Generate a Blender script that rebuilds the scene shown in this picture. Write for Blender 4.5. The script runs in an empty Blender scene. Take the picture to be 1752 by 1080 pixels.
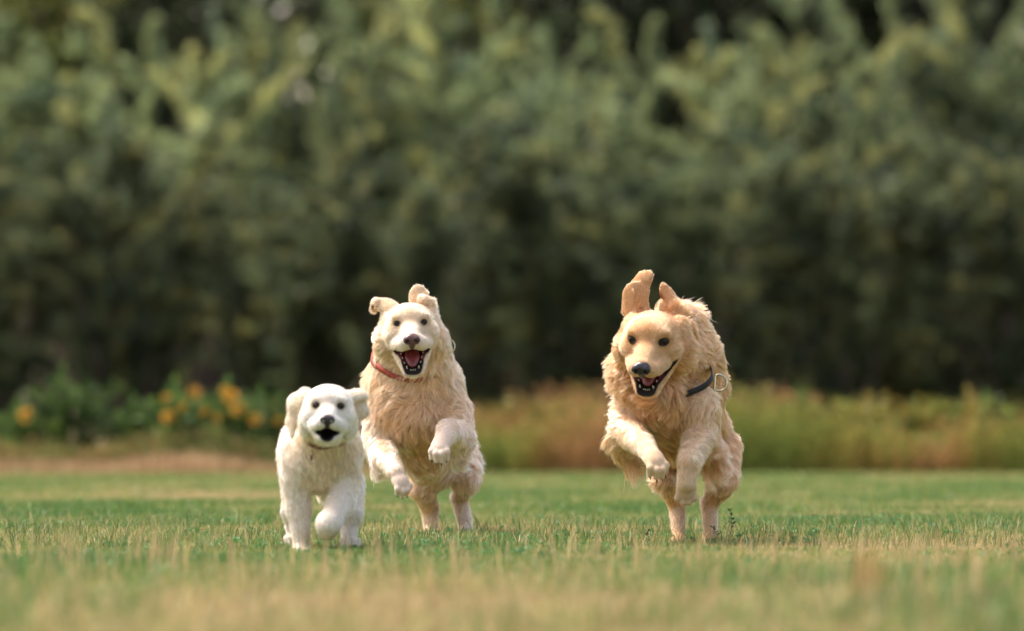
import bpy, math, numpy as np
from mathutils import Vector
R = math.radians
rng = np.random.default_rng(7)
sc = bpy.context.scene

# ------------------------------------------------------------------ camera, sky, sun
HCAM, FPX, HY = 0.45, 9733.3, 703.0          # camera height, focal length and horizon row in photo pixels
cam = bpy.data.objects.new("camera", bpy.data.cameras.new("camera"))
sc.collection.objects.link(cam); sc.camera = cam
cam.location = (0, 0, HCAM); cam.rotation_euler = (R(90), 0, 0)
cam.data.lens = 200; cam.data.sensor_width = 36; cam.data.shift_y = (HY - 540) / 1752
cam.data.clip_start = 0.5; cam.data.clip_end = 2000
cam.data.dof.use_dof = True; cam.data.dof.focus_distance = 19.4; cam.data.dof.aperture_fstop = 2.25

SUN_EL, SUN_AZ = R(62), R(296)               # azimuth clockwise from +Y
w = bpy.data.worlds.new("World"); sc.world = w; w.use_nodes = True
nt = w.node_tree; sky = nt.nodes.new("ShaderNodeTexSky"); sky.sky_type = 'NISHITA'
sky.sun_disc = False; sky.sun_elevation = SUN_EL; sky.sun_rotation = SUN_AZ
sky.air_density = 1.0; sky.dust_density = 4.0; sky.ozone_density = 1.0
wm = nt.nodes.new("ShaderNodeVectorMath"); wm.operation = 'MULTIPLY'; wm.inputs[1].default_value = (1.15, 1.0, .88)   # hazy, slightly warm sky
nt.links.new(sky.outputs[0], wm.inputs[0]); nt.links.new(wm.outputs[0], nt.nodes["Background"].inputs[0]); nt.nodes["Background"].inputs[1].default_value = 0.15
sl = bpy.data.lights.new("sun", 'SUN'); sl.energy = 2.0; sl.angle = R(14); sl.color = (1, .965, .90)
sun = bpy.data.objects.new("sun", sl); sc.collection.objects.link(sun)
sd = Vector((math.sin(SUN_AZ) * math.cos(SUN_EL), math.cos(SUN_AZ) * math.cos(SUN_EL), math.sin(SUN_EL)))
sun.rotation_euler = sd.to_track_quat('Z', 'Y').to_euler(); sun.location = (0, 5, 12)
sc.view_settings.view_transform = 'Standard'; sc.view_settings.look = 'None'
sc.view_settings.exposure = 1.65; sc.view_settings.gamma = 1
sc.render.engine = 'CYCLES'; sc.cycles.use_denoising = True
sc.cycles.max_bounces = 12; sc.cycles.diffuse_bounces = 5; sc.cycles.glossy_bounces = 6; sc.cycles.transmission_bounces = 10; sc.cycles.transparent_max_bounces = 8

# ------------------------------------------------------------------ helpers
def P(px, py, D): return np.array([(px - 876) / FPX * D, D, HCAM + (HY - py) / FPX * D])
def nrm(v): v = np.asarray(v, float); return v / (np.linalg.norm(v, axis=-1, keepdims=True) + 1e-12)
def tag(o, label=None, cat=None, group=None, kind=None):
    for k, v in (("label", label), ("category", cat), ("group", group), ("kind", kind)):
        if v: o[k] = v
    return o
def link(o, parent=None):
    sc.collection.objects.link(o)
    if parent is not None: o.parent = parent
    return o
def empty(name, loc=(0, 0, 0)):
    o = bpy.data.objects.new(name, None); o.location = loc; o.empty_display_size = .1
    return link(o)
def mesh(name, V, Fs, mat=None, parent=None, col=None, smooth=False, loc=(0, 0, 0)):
    """V (n,3); Fs: list of face index arrays (m,3) and/or (m,4)"""
    me = bpy.data.meshes.new(name)
    if not isinstance(Fs, (list, tuple)): Fs = [Fs]
    Fs = [np.asarray(f, np.int32) for f in Fs if len(f)]
    loops = np.concatenate([f.ravel() for f in Fs]); tot = np.concatenate([np.full(len(f), f.shape[1], np.int32) for f in Fs])
    me.vertices.add(len(V)); me.vertices.foreach_set("co", np.asarray(V, np.float32).ravel())
    me.loops.add(len(loops)); me.loops.foreach_set("vertex_index", loops)
    me.polygons.add(len(tot)); st = np.zeros(len(tot), np.int32); st[1:] = np.cumsum(tot)[:-1]
    me.polygons.foreach_set("loop_start", st); me.polygons.foreach_set("loop_total", tot)
    if smooth: me.polygons.foreach_set("use_smooth", np.ones(len(tot), bool))
    if col is not None:
        a = me.attributes.new("Col", 'FLOAT_COLOR', 'POINT')
        c = np.ones((len(V), 4), np.float32); c[:, :3] = col; a.data.foreach_set("color", c.ravel())
    me.update(); me.validate()
    if mat: me.materials.append(mat)
    o = bpy.data.objects.new(name, me); o.location = loc
    return link(o, parent)

def material(name, base=(.5, .5, .5), rough=.6, attr=False, transl=0.0, metal=0, spec=.3, coat=0, noise=None, sss=0):
    m = bpy.data.materials.new(name); m.use_nodes = True; t = m.node_tree
    b = t.nodes["Principled BSDF"]; out = t.nodes["Material Output"]
    b.inputs["Roughness"].default_value = rough; b.inputs["Metallic"].default_value = metal
    b.inputs["Specular IOR Level"].default_value = spec; b.inputs["Coat Weight"].default_value = coat
    b.inputs["Base Color"].default_value = (*base, 1)
    src = None
    if attr:
        a = t.nodes.new("ShaderNodeAttribute"); a.attribute_name = "Col"; src = a.outputs["Color"]
    if noise:                                     # (scale, amount): mottling of the base colour
        tc = t.nodes.new("ShaderNodeTexCoord"); n = t.nodes.new("ShaderNodeTexNoise"); n.inputs["Scale"].default_value = noise[0]
        n.inputs["Detail"].default_value = 6; t.links.new(tc.outputs["Object"], n.inputs["Vector"])
        mr = t.nodes.new("ShaderNodeMapRange"); mr.inputs[1].default_value = .3; mr.inputs[2].default_value = .7
        mr.inputs[3].default_value = 1 - noise[1]; mr.inputs[4].default_value = 1 + noise[1]
        t.links.new(n.outputs["Fac"], mr.inputs[0])
        mx = t.nodes.new("ShaderNodeVectorMath"); mx.operation = 'SCALE'
        if src is None: mx.inputs[0].default_value = base
        else: t.links.new(src, mx.inputs[0])
        t.links.new(mr.outputs[0], mx.inputs["Scale"]); src = mx.outputs[0]
        bp = t.nodes.new("ShaderNodeBump"); bp.inputs["Strength"].default_value = .25; bp.inputs["Distance"].default_value = .002
        t.links.new(n.outputs["Fac"], bp.inputs["Height"]); t.links.new(bp.outputs[0], b.inputs["Normal"])
    if src is not None: t.links.new(src, b.inputs["Base Color"])
    if transl:
        tr = t.nodes.new("ShaderNodeBsdfTranslucent"); ms = t.nodes.new("ShaderNodeMixShader"); ms.inputs[0].default_value = transl
        if src is not None: t.links.new(src, tr.inputs[0])
        else: tr.inputs[0].default_value = (*base, 1)
        t.links.new(b.outputs[0], ms.inputs[1]); t.links.new(tr.outputs[0], ms.inputs[2]); t.links.new(ms.outputs[0], out.inputs[0])
    return m

class Field:                                     # cheap smooth vector/scalar noise: sum of random sines
    def __init__(s, scale, n=14, seed=0, dim=3):
        g = np.random.default_rng(seed); s.k = g.normal(size=(n, 3)) * scale; s.p = g.uniform(0, 6.28, (n, dim)); s.n = n
    def __call__(s, p):
        a = p @ s.k.T; return np.sin(a[:, :, None] + s.p[None]).sum(1) / math.sqrt(s.n / 2)

def hair_material():
    m = bpy.data.materials.new("dog fur"); m.use_nodes = True; t = m.node_tree; t.nodes.clear()
    out = t.nodes.new("ShaderNodeOutputMaterial"); h = t.nodes.new("ShaderNodeBsdfHairPrincipled"); a = t.nodes.new("ShaderNodeAttribute"); a.attribute_name = "Col"
    h.model = 'CHIANG'; h.parametrization = 'COLOR'; t.links.new(a.outputs["Color"], h.inputs["Color"])
    h.inputs["Roughness"].default_value = .38; h.inputs["Radial Roughness"].default_value = .75; h.inputs["Coat"].default_value = 0
    d = t.nodes.new("ShaderNodeBsdfDiffuse"); t.links.new(a.outputs["Color"], d.inputs[0])
    x = t.nodes.new("ShaderNodeMixShader"); x.inputs[0].default_value = .35
    t.links.new(h.outputs[0], x.inputs[1]); t.links.new(d.outputs[0], x.inputs[2]); t.links.new(x.outputs[0], out.inputs[0]); return m
# ------------------------------------------------------------------ materials
M = {}
M['coat'] = material("dog coat skin", attr=True, rough=.8, spec=.15, noise=(60, .06))
M['fur'] = hair_material()
M['nose_dark'] = material("black dog nose", (.016, .012, .015), .32, spec=.5, noise=(180, .3))
M['nose_pink'] = material("faded brown dog nose", (.075, .032, .03), .34, spec=.5, noise=(180, .3))
M['eye'] = material("dark brown eye", (.010, .005, .004), .08, spec=.3)
M['tongue'] = material("pink tongue", (.19, .038, .038), .3, spec=.5, noise=(90, .15))
M['tooth'] = material("tooth enamel", (.60, .52, .38), .3, spec=.5)
M['claw'] = material("dark claw", (.035, .025, .02), .35, spec=.5)
M['pad'] = material("black paw pad", (.02, .017, .016), .7, noise=(150, .3))
M['red_collar'] = material("worn red leather", (.28, .045, .028), .55, noise=(120, .25))
M['black_collar'] = material("black webbing", (.014, .014, .018), .6, noise=(200, .3))
M['brown_collar'] = material("brown leather", (.16, .05, .025), .55, noise=(120, .25))
M['ring'] = material("polished ring metal", (.50, .43, .30), .22, metal=1)

# ------------------------------------------------------------------ sculpting by distance fields
def f_rc(a, b, ra, rb, flat=None):
    a = np.asarray(a, float); b = np.asarray(b, float); ba = b - a; L2 = float(ba @ ba) + 1e-12
    def fn(x, y, z):
        qx, qy, qz = x - a[0], y - a[1], z - a[2]
        if flat is not None:
            n, m = flat; t = (qx * n[0] + qy * n[1] + qz * n[2]) * (m - 1)
            qx, qy, qz = qx + n[0] * t, qy + n[1] * t, qz + n[2] * t
        h = np.clip((qx * ba[0] + qy * ba[1] + qz * ba[2]) / L2, 0, 1)
        d = np.sqrt((qx - ba[0] * h) ** 2 + (qy - ba[1] * h) ** 2 + (qz - ba[2] * h) ** 2) - (ra + (rb - ra) * h)
        return d / math.sqrt(flat[1]) if flat is not None else d
    r = max(ra, rb); return fn, np.minimum(a, b) - r, np.maximum(a, b) + r
def f_el(c, r, axes=None):
    c = np.asarray(c, float); r = np.asarray(r, float); A = np.eye(3) if axes is None else np.asarray(axes, float)
    def fn(x, y, z):
        dx, dy, dz = x - c[0], y - c[1], z - c[2]
        k0 = 0; k1 = 0
        for i in range(3):
            u = (dx * A[i][0] + dy * A[i][1] + dz * A[i][2]) / r[i]; k0 = k0 + u * u; k1 = k1 + (u / r[i]) ** 2
        k0 = np.sqrt(k0); k1 = np.sqrt(k1)
        return k0 * (k0 - 1) / (k1 + 1e-9)
    m = r.max(); return fn, c - m, c + m

def surfnet(V, lo, h):
    S = V < 0; nx, ny, nz = V.shape
    cnt = np.zeros((nx - 1, ny - 1, nz - 1), np.int8)
    offs = [(i, j, k) for i in (0, 1) for j in (0, 1) for k in (0, 1)]
    for i, j, k in offs: cnt += S[i:nx - 1 + i, j:ny - 1 + j, k:nz - 1 + k]
    act = (cnt > 0) & (cnt < 8); I = np.argwhere(act); idx = np.full(act.shape, -1, np.int32); idx[act] = np.arange(len(I))
    cv = np.stack([V[I[:, 0] + i, I[:, 1] + j, I[:, 2] + k] for i, j, k in offs], 1); oc = np.array(offs, float)
    acc = np.zeros((len(I), 3)); n = np.zeros(len(I))
    for a in range(8):
        for b in range(a + 1, 8):
            if abs(oc[a] - oc[b]).sum() != 1: continue
            va, vb = cv[:, a], cv[:, b]; m = (va < 0) != (vb < 0)
            t = np.where(m, va / np.where(m, va - vb, 1), 0)
            acc += np.where(m[:, None], oc[a] + (oc[b] - oc[a]) * t[:, None], 0); n += m
    pos = lo + h * (I + acc / n[:, None])
    quads = []
    for ax in range(3):
        A = [slice(None)] * 3; B = [slice(None)] * 3; A[ax] = slice(0, -1); B[ax] = slice(1, None)
        s0, s1 = S[tuple(A)], S[tuple(B)]; E = np.argwhere(s0 != s1)
        o1, o2 = [(1, 2), (2, 0), (0, 1)][ax]
        ok = (E[:, o1] > 0) & (E[:, o2] > 0) & (E[:, o1] < V.shape[o1] - 1) & (E[:, o2] < V.shape[o2] - 1); E = E[ok]
        def cell(d1, d2):
            c = E.copy(); c[:, o1] += d1; c[:, o2] += d2; return idx[c[:, 0], c[:, 1], c[:, 2]]
        q = np.stack([cell(-1, -1), cell(0, -1), cell(0, 0), cell(-1, 0)], 1)
        fl = ~s0[E[:, 0], E[:, 1], E[:, 2]]; q[fl] = q[fl][:, ::-1]; quads.append(q)
    return pos, np.concatenate(quads)

class Clay:
    def __init__(s, h): s.h = h; s.ops = []; s.paint = []; s.sockets = []
    def add(s, f, k=.02, fl=.02, fd=(0, 0, -1), col=(.6, .45, .3), lift=.35, frm=None, wave=1.0, dens=1.0, mode='u', fw=1.0):
        s.ops.append(dict(f=f, k=k, fl=fl, fd=np.asarray(fd, float), col=np.asarray(col, float), lift=lift, frm=frm, wave=wave, dens=dens, mode=mode, fw=fw))
    def cut(s, f, k=.006): s.ops.append(dict(f=f, k=k, mode='s'))
    def build(s):
        U = [o for o in s.ops if o['mode'] == 'u']
        lo = np.min([o['f'][1] for o in U], 0) - .03; hi = np.max([o['f'][2] for o in U], 0) + .03
        n = np.ceil((hi - lo) / s.h).astype(int) + 1; V = np.full(n, .5, np.float32)
        ax = [lo[i] + s.h * np.arange(n[i]) for i in range(3)]
        for o in s.ops:
            fn, a, b = o['f']; k = o['k']; mg = k + .02
            i0 = np.maximum(((a - mg - lo) / s.h).astype(int), 0); i1 = np.minimum(((b + mg - lo) / s.h).astype(int) + 2, n)
            sl = tuple(slice(i0[i], i1[i]) for i in range(3))
            d = fn(ax[0][sl[0]][:, None, None], ax[1][sl[1]][None, :, None], ax[2][sl[2]][None, None, :]).astype(np.float32)
            v = V[sl]
            if o['mode'] == 'u':
                hh = np.maximum(k - np.abs(v - d), 0) / k; V[sl] = np.minimum(v, d) - hh * hh * k * .25
            else:
                d = -d; hh = np.maximum(k - np.abs(v - d), 0) / k; V[sl] = np.maximum(v, d) + hh * hh * k * .25
        pos, q = surfnet(V, lo, s.h)
        for it in range(2):                      # light smoothing
            acc = np.zeros_like(pos); c = np.zeros(len(pos))
            for a in range(4):
                np.add.at(acc, q[:, a], pos[q[:, (a + 1) % 4]]); np.add.at(c, q[:, a], 1)
            c[c == 0] = 1; pos = pos * .6 + acc / c[:, None] * .4
        return pos, q
    def attrs(s, p):
        """blended coat attributes at points p"""
        U = [o for o in s.ops if o['mode'] == 'u']
        D = np.stack([o['f'][0](p[:, 0], p[:, 1], p[:, 2]) / o['fw'] for o in U], 1)
        W = np.exp(-(D - D.min(1, keepdims=True)) / .018); W /= W.sum(1, keepdims=True)
        g = lambda k: W @ np.array([o[k] for o in U])
        fd = np.zeros_like(p)
        for i, o in enumerate(U):
            v = nrm(p - o['frm']) if o['frm'] is not None else np.broadcast_to(nrm(o['fd']), p.shape)
            fd += W[:, i:i + 1] * v
        col = g('col'); bare = np.zeros(len(p))
        for pt in sorted(s.paint, key=lambda t: len(t) == 4):      # coat markings first, then naked dark skin: lips, eyelids, mouth lining
            f, c, r0, r1 = pt[:4]
            d = f(p[:, 0], p[:, 1], p[:, 2]); t = np.clip((r1 - d) / (r1 - r0), 0, 1)[:, None]
            if len(pt) > 4: t = t * .6
            else: bare = np.maximum(bare, t[:, 0])
            col = col * (1 - t) + np.asarray(c) * t
        return dict(fl=g('fl'), fd=nrm(fd), col=col, lift=g('lift'), wave=g('wave'), dens=g('dens'), bare=bare)

def vert_normals(pos, q):
    n = np.cross(pos[q[:, 2]] - pos[q[:, 0]], pos[q[:, 3]] - pos[q[:, 1]]); v = np.zeros_like(pos)
    for a in range(4): np.add.at(v, q[:, a], n)
    return nrm(v), n

def grow_fur(clay, pos, q, count, parent, seed, npt=7, thick=.00052, wind=(0, .35, -.25), curl=.010, clump_n=6500, mat=None, colvar=.17, name="fur"):
    g = np.random.default_rng(seed); vn, fn = vert_normals(pos, q); area = np.linalg.norm(fn, axis=1) * .5
    cen = pos[q].mean(1); A = clay.attrs(cen); wgt = area * A['dens'] * (1 - A['bare']) ** 2; wgt /= wgt.sum()
    fi = g.choice(len(q), count, p=wgt); u, v = g.random((2, count, 1)); qq = q[fi]
    bil = lambda X: (X[qq[:, 0]] * (1 - u) + X[qq[:, 1]] * u) * (1 - v) + (X[qq[:, 3]] * (1 - u) + X[qq[:, 2]] * u) * v
    p = bil(pos); n = nrm(bil(vn)); A = clay.attrs(p)
    keep = A['bare'] < .5; p, n = p[keep], n[keep]; A = {k: x[keep] for k, x in A.items()}; N = len(p)
    wv = Field(22, seed=seed + 1); wv2 = Field(60, seed=seed + 2)
    fld = wv(p) * .6 + wv2(p) * .4
    wv3 = Field(11, seed=seed + 3); t = A['fd'] + (fld * .33 + wv3(p) * .26) * A['wave'][:, None]; t = t - n * (t * n).sum(1, keepdims=True); t = nrm(t)
    L = A['fl'] * g.uniform(.55, 1.15, N)
    L *= np.where(g.random(N) < .05, 1.45, 1); lift = A['lift'] * g.uniform(.6, 1.6, N)
    d0 = nrm(t + n * (lift[:, None] + .25) + g.normal(size=(N, 3)) * .10)
    wnd = np.asarray(wind, float)
    d1 = nrm(t + n * (lift[:, None] * .45) + wnd * (A['wave'][:, None]) + fld * .28 * A['wave'][:, None] + g.normal(size=(N, 3)) * .14)
    s = np.linspace(0, 1, npt)[None, :, None]
    C = p[:, None] - n[:, None] * .002 + L[:, None, None] * (d0[:, None] * (s - s * s * .5) + d1[:, None] * s * s * .5 * 1.1)
    side = nrm(np.cross(d0, n)); ph = (Field(30, seed=seed + 5, dim=1)(p) * 2)[:, :, None]
    C += side[:, None] * np.sin(s * 5.5 + ph) * s * (curl * np.clip(L / .06, 0, 1.2) * A['wave'])[:, None, None] * .6
    # clumps on two scales: hairs bend towards the nearest lead hair, small locks gather into bigger ones
    def nearest(k):
        pr = 1 / A['dens']; lead = g.choice(N, min(k, N // 8), replace=False, p=pr / pr.sum()); near = np.zeros(N, int); LP = p[lead]; ln2 = (LP ** 2).sum(1)
        for a in range(0, N, 2000): near[a:a + 2000] = (ln2[None] - 2 * p[a:a + 2000] @ LP.T).argmin(1)
        return lead, near
    free = g.random(N) < .08; base = np.clip((A['fl'] - .008) / .025, 0, 1) * A['wave'].clip(0, 1) * np.where(free, .15, 1)
    lead, near = nearest(clump_n); li = lead[near]; amt = base * g.uniform(.55, 1, N); wgt = (s ** 1.0) * amt[:, None, None] * .76; C = C * (1 - wgt) + C[li] * wgt
    lead2, near2 = nearest(clump_n // 6); li = lead2[near2]; wgt = (s ** 1.7) * base[:, None, None] * .42; C = C * (1 - wgt) + C[li] * wgt
    nc = len(lead)
    ct = 1 + g.normal(size=nc) * colvar; tone = (Field(9, seed=seed + 7, dim=1)(p) * .6 + Field(28, seed=seed + 8, dim=1)(p) * .4) * np.clip(A['fl'] / .03, .5, 1)[:, None]; hc = A['col'] * (1 + tone * np.array([.05, .09, .15])) * (ct[near] * g.uniform(.9, 1.1, N))[:, None]
    hc[:, 2] *= 1 - (ct[near] < 1) * .10
    me = bpy.data.hair_curves.new(name); me.add_curves([npt] * N)
    me.points.foreach_set("position", C.astype(np.float32).ravel())
    prof = thick * np.clip(1.05 - np.linspace(0, 1, npt) ** 2.2, .12, 1)
    rad = np.clip(A['fl'] / .03, .75, 1.25)[:, None] * prof[None]
    a = me.attributes.get("radius") or me.attributes.new("radius", 'FLOAT', 'POINT'); a.data.foreach_set("value", rad.astype(np.float32).ravel())
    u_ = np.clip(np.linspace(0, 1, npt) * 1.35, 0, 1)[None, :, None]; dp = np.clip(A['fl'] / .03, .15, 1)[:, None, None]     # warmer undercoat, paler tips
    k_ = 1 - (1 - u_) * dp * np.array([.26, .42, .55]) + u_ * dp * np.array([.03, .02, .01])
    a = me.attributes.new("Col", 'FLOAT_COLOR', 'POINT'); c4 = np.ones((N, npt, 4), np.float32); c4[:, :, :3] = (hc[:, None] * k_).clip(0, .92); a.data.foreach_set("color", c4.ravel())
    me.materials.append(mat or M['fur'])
    return link(bpy.data.objects.new(name, me), parent)

def blob(name, fs, h, mat, parent, cuts=(), k=.004, kc=.003, loc=None):
    c = Clay(h)
    for f in fs: c.add(f, k=k)
    for f in cuts: c.cut(f, kc)
    pos, q = c.build(); return mesh(name, pos, q, mat, parent, smooth=True)
def cone(name, a, b, r, mat, parent, bend=(0, 0, 0), seg=8, rings=5, tip=.1):
    a, b = np.asarray(a, float), np.asarray(b, float); ax = nrm(b - a); u = nrm(np.cross(ax, [.3, .9, .2])); v = np.cross(ax, u)
    V, Fq = [], []
    for i in range(rings):
        t = i / (rings - 1); c = a + (b - a) * t + np.asarray(bend) * t * t; rr = r * (1 - t ** 1.5 * (1 - tip))
        for j in range(seg):
            th = 2 * math.pi * j / seg; V.append(c + rr * (u * math.cos(th) + v * math.sin(th)))
    for i in range(rings - 1):
        for j in range(seg): Fq.append([i * seg + j, i * seg + (j + 1) % seg, (i + 1) * seg + (j + 1) % seg, (i + 1) * seg + j])
    V.append(a); V.append(b + np.asarray(bend)); T = []
    for j in range(seg):
        T.append([len(V) - 2, (j + 1) % seg, j]); T.append([len(V) - 1, (rings - 1) * seg + j, (rings - 1) * seg + (j + 1) % seg])
    return mesh(name, np.array(V), [Fq, T], mat, parent, smooth=True)
def band(name, c, ax, ru, rv, udir, wdt, th, mat, parent, seg=64):
    """a flat strap running round an ellipse: a collar"""
    ax = nrm(ax); u = nrm(np.asarray(udir, float) - ax * np.dot(udir, ax)); v = np.cross(ax, u); V, Fq = [], []
    prof = [(-wdt / 2, 0), (wdt / 2, 0), (wdt / 2 - .001, th), (-wdt / 2 + .001, th)]
    for i in range(seg):
        a = 2 * math.pi * i / seg; wob = .0025 * math.sin(5 * a + 1)
        for w_, t_ in prof: V.append(np.asarray(c) + u * math.cos(a) * (ru + t_) + v * math.sin(a) * (rv + t_) + ax * (w_ + wob))
    for i in range(seg):
        j = (i + 1) % seg
        for k in range(4): Fq.append([i * 4 + k, i * 4 + (k + 1) % 4, j * 4 + (k + 1) % 4, j * 4 + k])
    return mesh(name, np.array(V), [Fq], mat, parent, smooth=False)
def dring(name, c, n, up, r, th, mat, parent, seg=36):
    """D shaped metal ring"""
    n = nrm(n); u = nrm(np.asarray(up, float) - n * np.dot(up, n)); v = np.cross(n, u); V, Fq = [], []
    pts = []
    for i in range(seg):
        a = 2 * math.pi * i / seg; x = math.cos(a); y = math.sin(a); x = min(x, .5); pts.append(np.asarray(c) + r * (v * x + u * y))
    for i in range(seg):
        tg = nrm(pts[(i + 1) % seg] - pts[i - 1]); s_ = np.cross(tg, n)
        for j in range(8):
            b = 2 * math.pi * j / 8; V.append(pts[i] + th * (s_ * math.cos(b) + n * math.sin(b)))
    for i in range(seg):
        for j in range(8): Fq.append([i * 8 + j, i * 8 + (j + 1) % 8, ((i + 1) % seg) * 8 + (j + 1) % 8, ((i + 1) % seg) * 8 + j])
    return mesh(name, np.array(V), [Fq], mat, parent, smooth=True)

# ------------------------------------------------------------------ ground
def leaf_material(name, transl=.35, rough=.55, spec=.25, var=.25, base=None):
    m = material(name, attr=True, rough=rough, transl=transl, spec=spec); t = m.node_tree
    at = [n for n in t.nodes if n.type == 'ATTRIBUTE'][0]; oi = t.nodes.new("ShaderNodeObjectInfo")
    mr = t.nodes.new("ShaderNodeMapRange"); mr.inputs[3].default_value = 1 - var; mr.inputs[4].default_value = 1 + var
    t.links.new(oi.outputs["Random"], mr.inputs[0]); vm = t.nodes.new("ShaderNodeVectorMath"); vm.operation = 'SCALE'
    tgt = [l.to_socket for l in at.outputs["Color"].links]
    t.links.new(at.outputs["Color"], vm.inputs[0]); t.links.new(mr.outputs[0], vm.inputs["Scale"])
    for k in tgt: t.links.new(vm.outputs[0], k)
    return m
def soil_material(name, ramp, scale, bump=.5):
    m = material(name, rough=.9, spec=.1); t = m.node_tree; b = t.nodes["Principled BSDF"]
    tc = t.nodes.new("ShaderNodeTexCoord"); n = t.nodes.new("ShaderNodeTexNoise"); n.inputs["Scale"].default_value = scale; n.inputs["Detail"].default_value = 8; n.inputs["Roughness"].default_value = .7
    t.links.new(tc.outputs["Object"], n.inputs["Vector"]); cr = t.nodes.new("ShaderNodeValToRGB"); e = cr.color_ramp.elements
    while len(e) < len(ramp): e.new(.5)
    for i, (p_, c_) in enumerate(ramp): e[i].position = p_; e[i].color = (*c_, 1)
    t.links.new(n.outputs["Fac"], cr.inputs[0]); t.links.new(cr.outputs[0], b.inputs["Base Color"])
    bp = t.nodes.new("ShaderNodeBump"); bp.inputs["Strength"].default_value = bump; bp.inputs["Distance"].default_value = .02
    t.links.new(n.outputs["Fac"], bp.inputs["Height"]); t.links.new(bp.outputs[0], b.inputs["Normal"]); return m
M['soil'] = soil_material("brown soil", [(.3, (.05, .035, .02)), (.55, (.10, .07, .04)), (.75, (.14, .12, .05))], 3)
M['turf'] = soil_material("mown turf base", [(.30, (.045, .075, .022)), (.5, (.08, .10, .035)), (.72, (.16, .14, .065))], 2.2)
M['grass'] = leaf_material("grass blades", .4, .5, .3, 0)
M['willow'] = leaf_material("grey green willow leaves", .5, .5, .35, .2)
M['leaf'] = leaf_material("broad green leaves", .35, .5, .3, .22)
M['dry'] = leaf_material("dry weeds", .3, .8, .1, .1)
M['petal'] = material("orange yellow petals", (.66, .33, .03), .6, transl=.3, noise=(30, .2))
M['disc'] = material("brown flower centre", (.12, .05, .015), .8)
M['bark'] = material("grey brown bark", (.09, .07, .05), .85, noise=(18, .35))
def sheet(name, x0, x1, y0, y1, z, mat):
    tag(mesh(name, np.array([(x0, y0, z), (x1, y0, z), (x1, y1, z), (x0, y1, z)]), [[[0, 1, 2, 3]]], mat), kind='structure')
sheet("ground", -400, 400, -60, 900, -.004, M['soil'])
sheet("lawn", -60, 60, -40, 40.5, 0, M['turf'])

# ------------------------------------------------------------------ grass, clover and dry stalks of the lawn
def blades(x, y, h, wd, lean, col, z=0, seg=2, g=rng, az=None):
    n = len(x); az = g.uniform(0, 6.283, n) if az is None else az; la = g.uniform(0, 6.283, n)
    wx, wy = np.cos(az) * wd / 2, np.sin(az) * wd / 2; lx, ly = np.cos(la) * lean * h, np.sin(la) * lean * h
    V = np.zeros((n, 5, 3)); b = np.stack([x, y, np.full(n, 0.) + z], 1)
    V[:, 0] = b - np.stack([wx, wy, 0 * x], 1); V[:, 1] = b + np.stack([wx, wy, 0 * x], 1)
    m = b + np.stack([lx * .35, ly * .35, h * .6], 1)
    V[:, 2] = m + np.stack([wx, wy, 0 * x], 1) * .75; V[:, 3] = m - np.stack([wx, wy, 0 * x], 1) * .75
    V[:, 4] = b + np.stack([lx, ly, h * (1 - .25 * lean)], 1)
    i = np.arange(n)[:, None] * 5
    return V.reshape(-1, 3), i + np.array([0, 1, 2, 3]), i + np.array([3, 2, 4]), np.repeat(col, 5, 0)
def merge(parts):
    V, Q, T, C, o = [], [], [], [], 0
    for v, q, t, c in parts: V.append(v); Q.append(q + o); T.append(t + o); C.append(c); o += len(v)
    return np.concatenate(V), [np.concatenate(Q), np.concatenate(T)], np.concatenate(C)
pf = Field(.9, seed=3, dim=1); pf2 = Field(3.2, seed=4, dim=1); pf3 = Field(11, seed=5, dim=1)
GREEN, YG, STRAW, DEEP = map(np.array, ((.11, .178, .036), (.20, .225, .06), (.46, .34, .16), (.048, .115, .026)))
def lawn_zone(y0, y1, dens, h0, h1, w0, w1, straw, lean=.5, deep=.2, g=rng):
    ha = lambda y: .094 * y + .9; n = int(dens * (y1 - y0) * 2 * ha((y0 + y1) / 2)); y = g.uniform(y0, y1, n); x = g.uniform(-1, 1, n) * ha(y)
    p = np.stack([x, y, 0 * x], 1); f = (pf(p) * .5 + pf2(p) * .7 + pf3(p) * .35)[:, 0]
    keep = g.random(n) < .55 + .45 * np.clip(.6 + f * .5, 0, 1); x, y, f, p = x[keep], y[keep], f[keep], p[keep]; n = len(x)
    r = g.random(n); s_ = np.clip(straw + f * .32, .03, .95); t = r < s_
    a = np.clip(.5 + f * .5 + g.normal(size=n) * .25, 0, 1)[:, None]; c = GREEN * (1 - a) + YG * a
    dp = g.random(n) < np.clip(deep - f * .35, 0, .9); c[dp] = DEEP * g.uniform(.7, 1.5, (dp.sum(), 1)); c[t] = STRAW * g.uniform(.5, 1.15, (t.sum(), 1))
    c *= g.uniform(.75, 1.25, (n, 1)); h = g.uniform(h0, h1, n) * (1 + .35 * np.clip(-f, -.8, 1)) * np.where(t, .85, 1)
    return blades(x, y, h, g.uniform(w0, w1, n), g.uniform(.1, lean * 2, n), c)
parts = [lawn_zone(10.3, 13.2, 2600, .035, .10, .003, .006, .62, .5, .02), lawn_zone(13.2, 15.5, 3200, .03, .075, .003, .005, .36, .5, .05),
         lawn_zone(15.5, 17.4, 4800, .02, .05, .0025, .0045, .22, .6, .35), lawn_zone(17.4, 19.2, 7600, .016, .040, .002, .0035, .24, .7, .25),
         lawn_zone(19.2, 23.5, 5600, .018, .048, .002, .0035, .24, .6, .22), lawn_zone(23.5, 30, 2100, .016, .042, .004, .006, .28, .5, .05),
         lawn_zone(30, 40.5, 1100, .014, .034, .006, .009, .20, .5, .03)]
n = 6000; y = 17.8 + 4.2 * rng.random(n) ** 1.3; x = rng.uniform(-1, 1, n) * (.094 * y + .9)          # taller single blades
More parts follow.
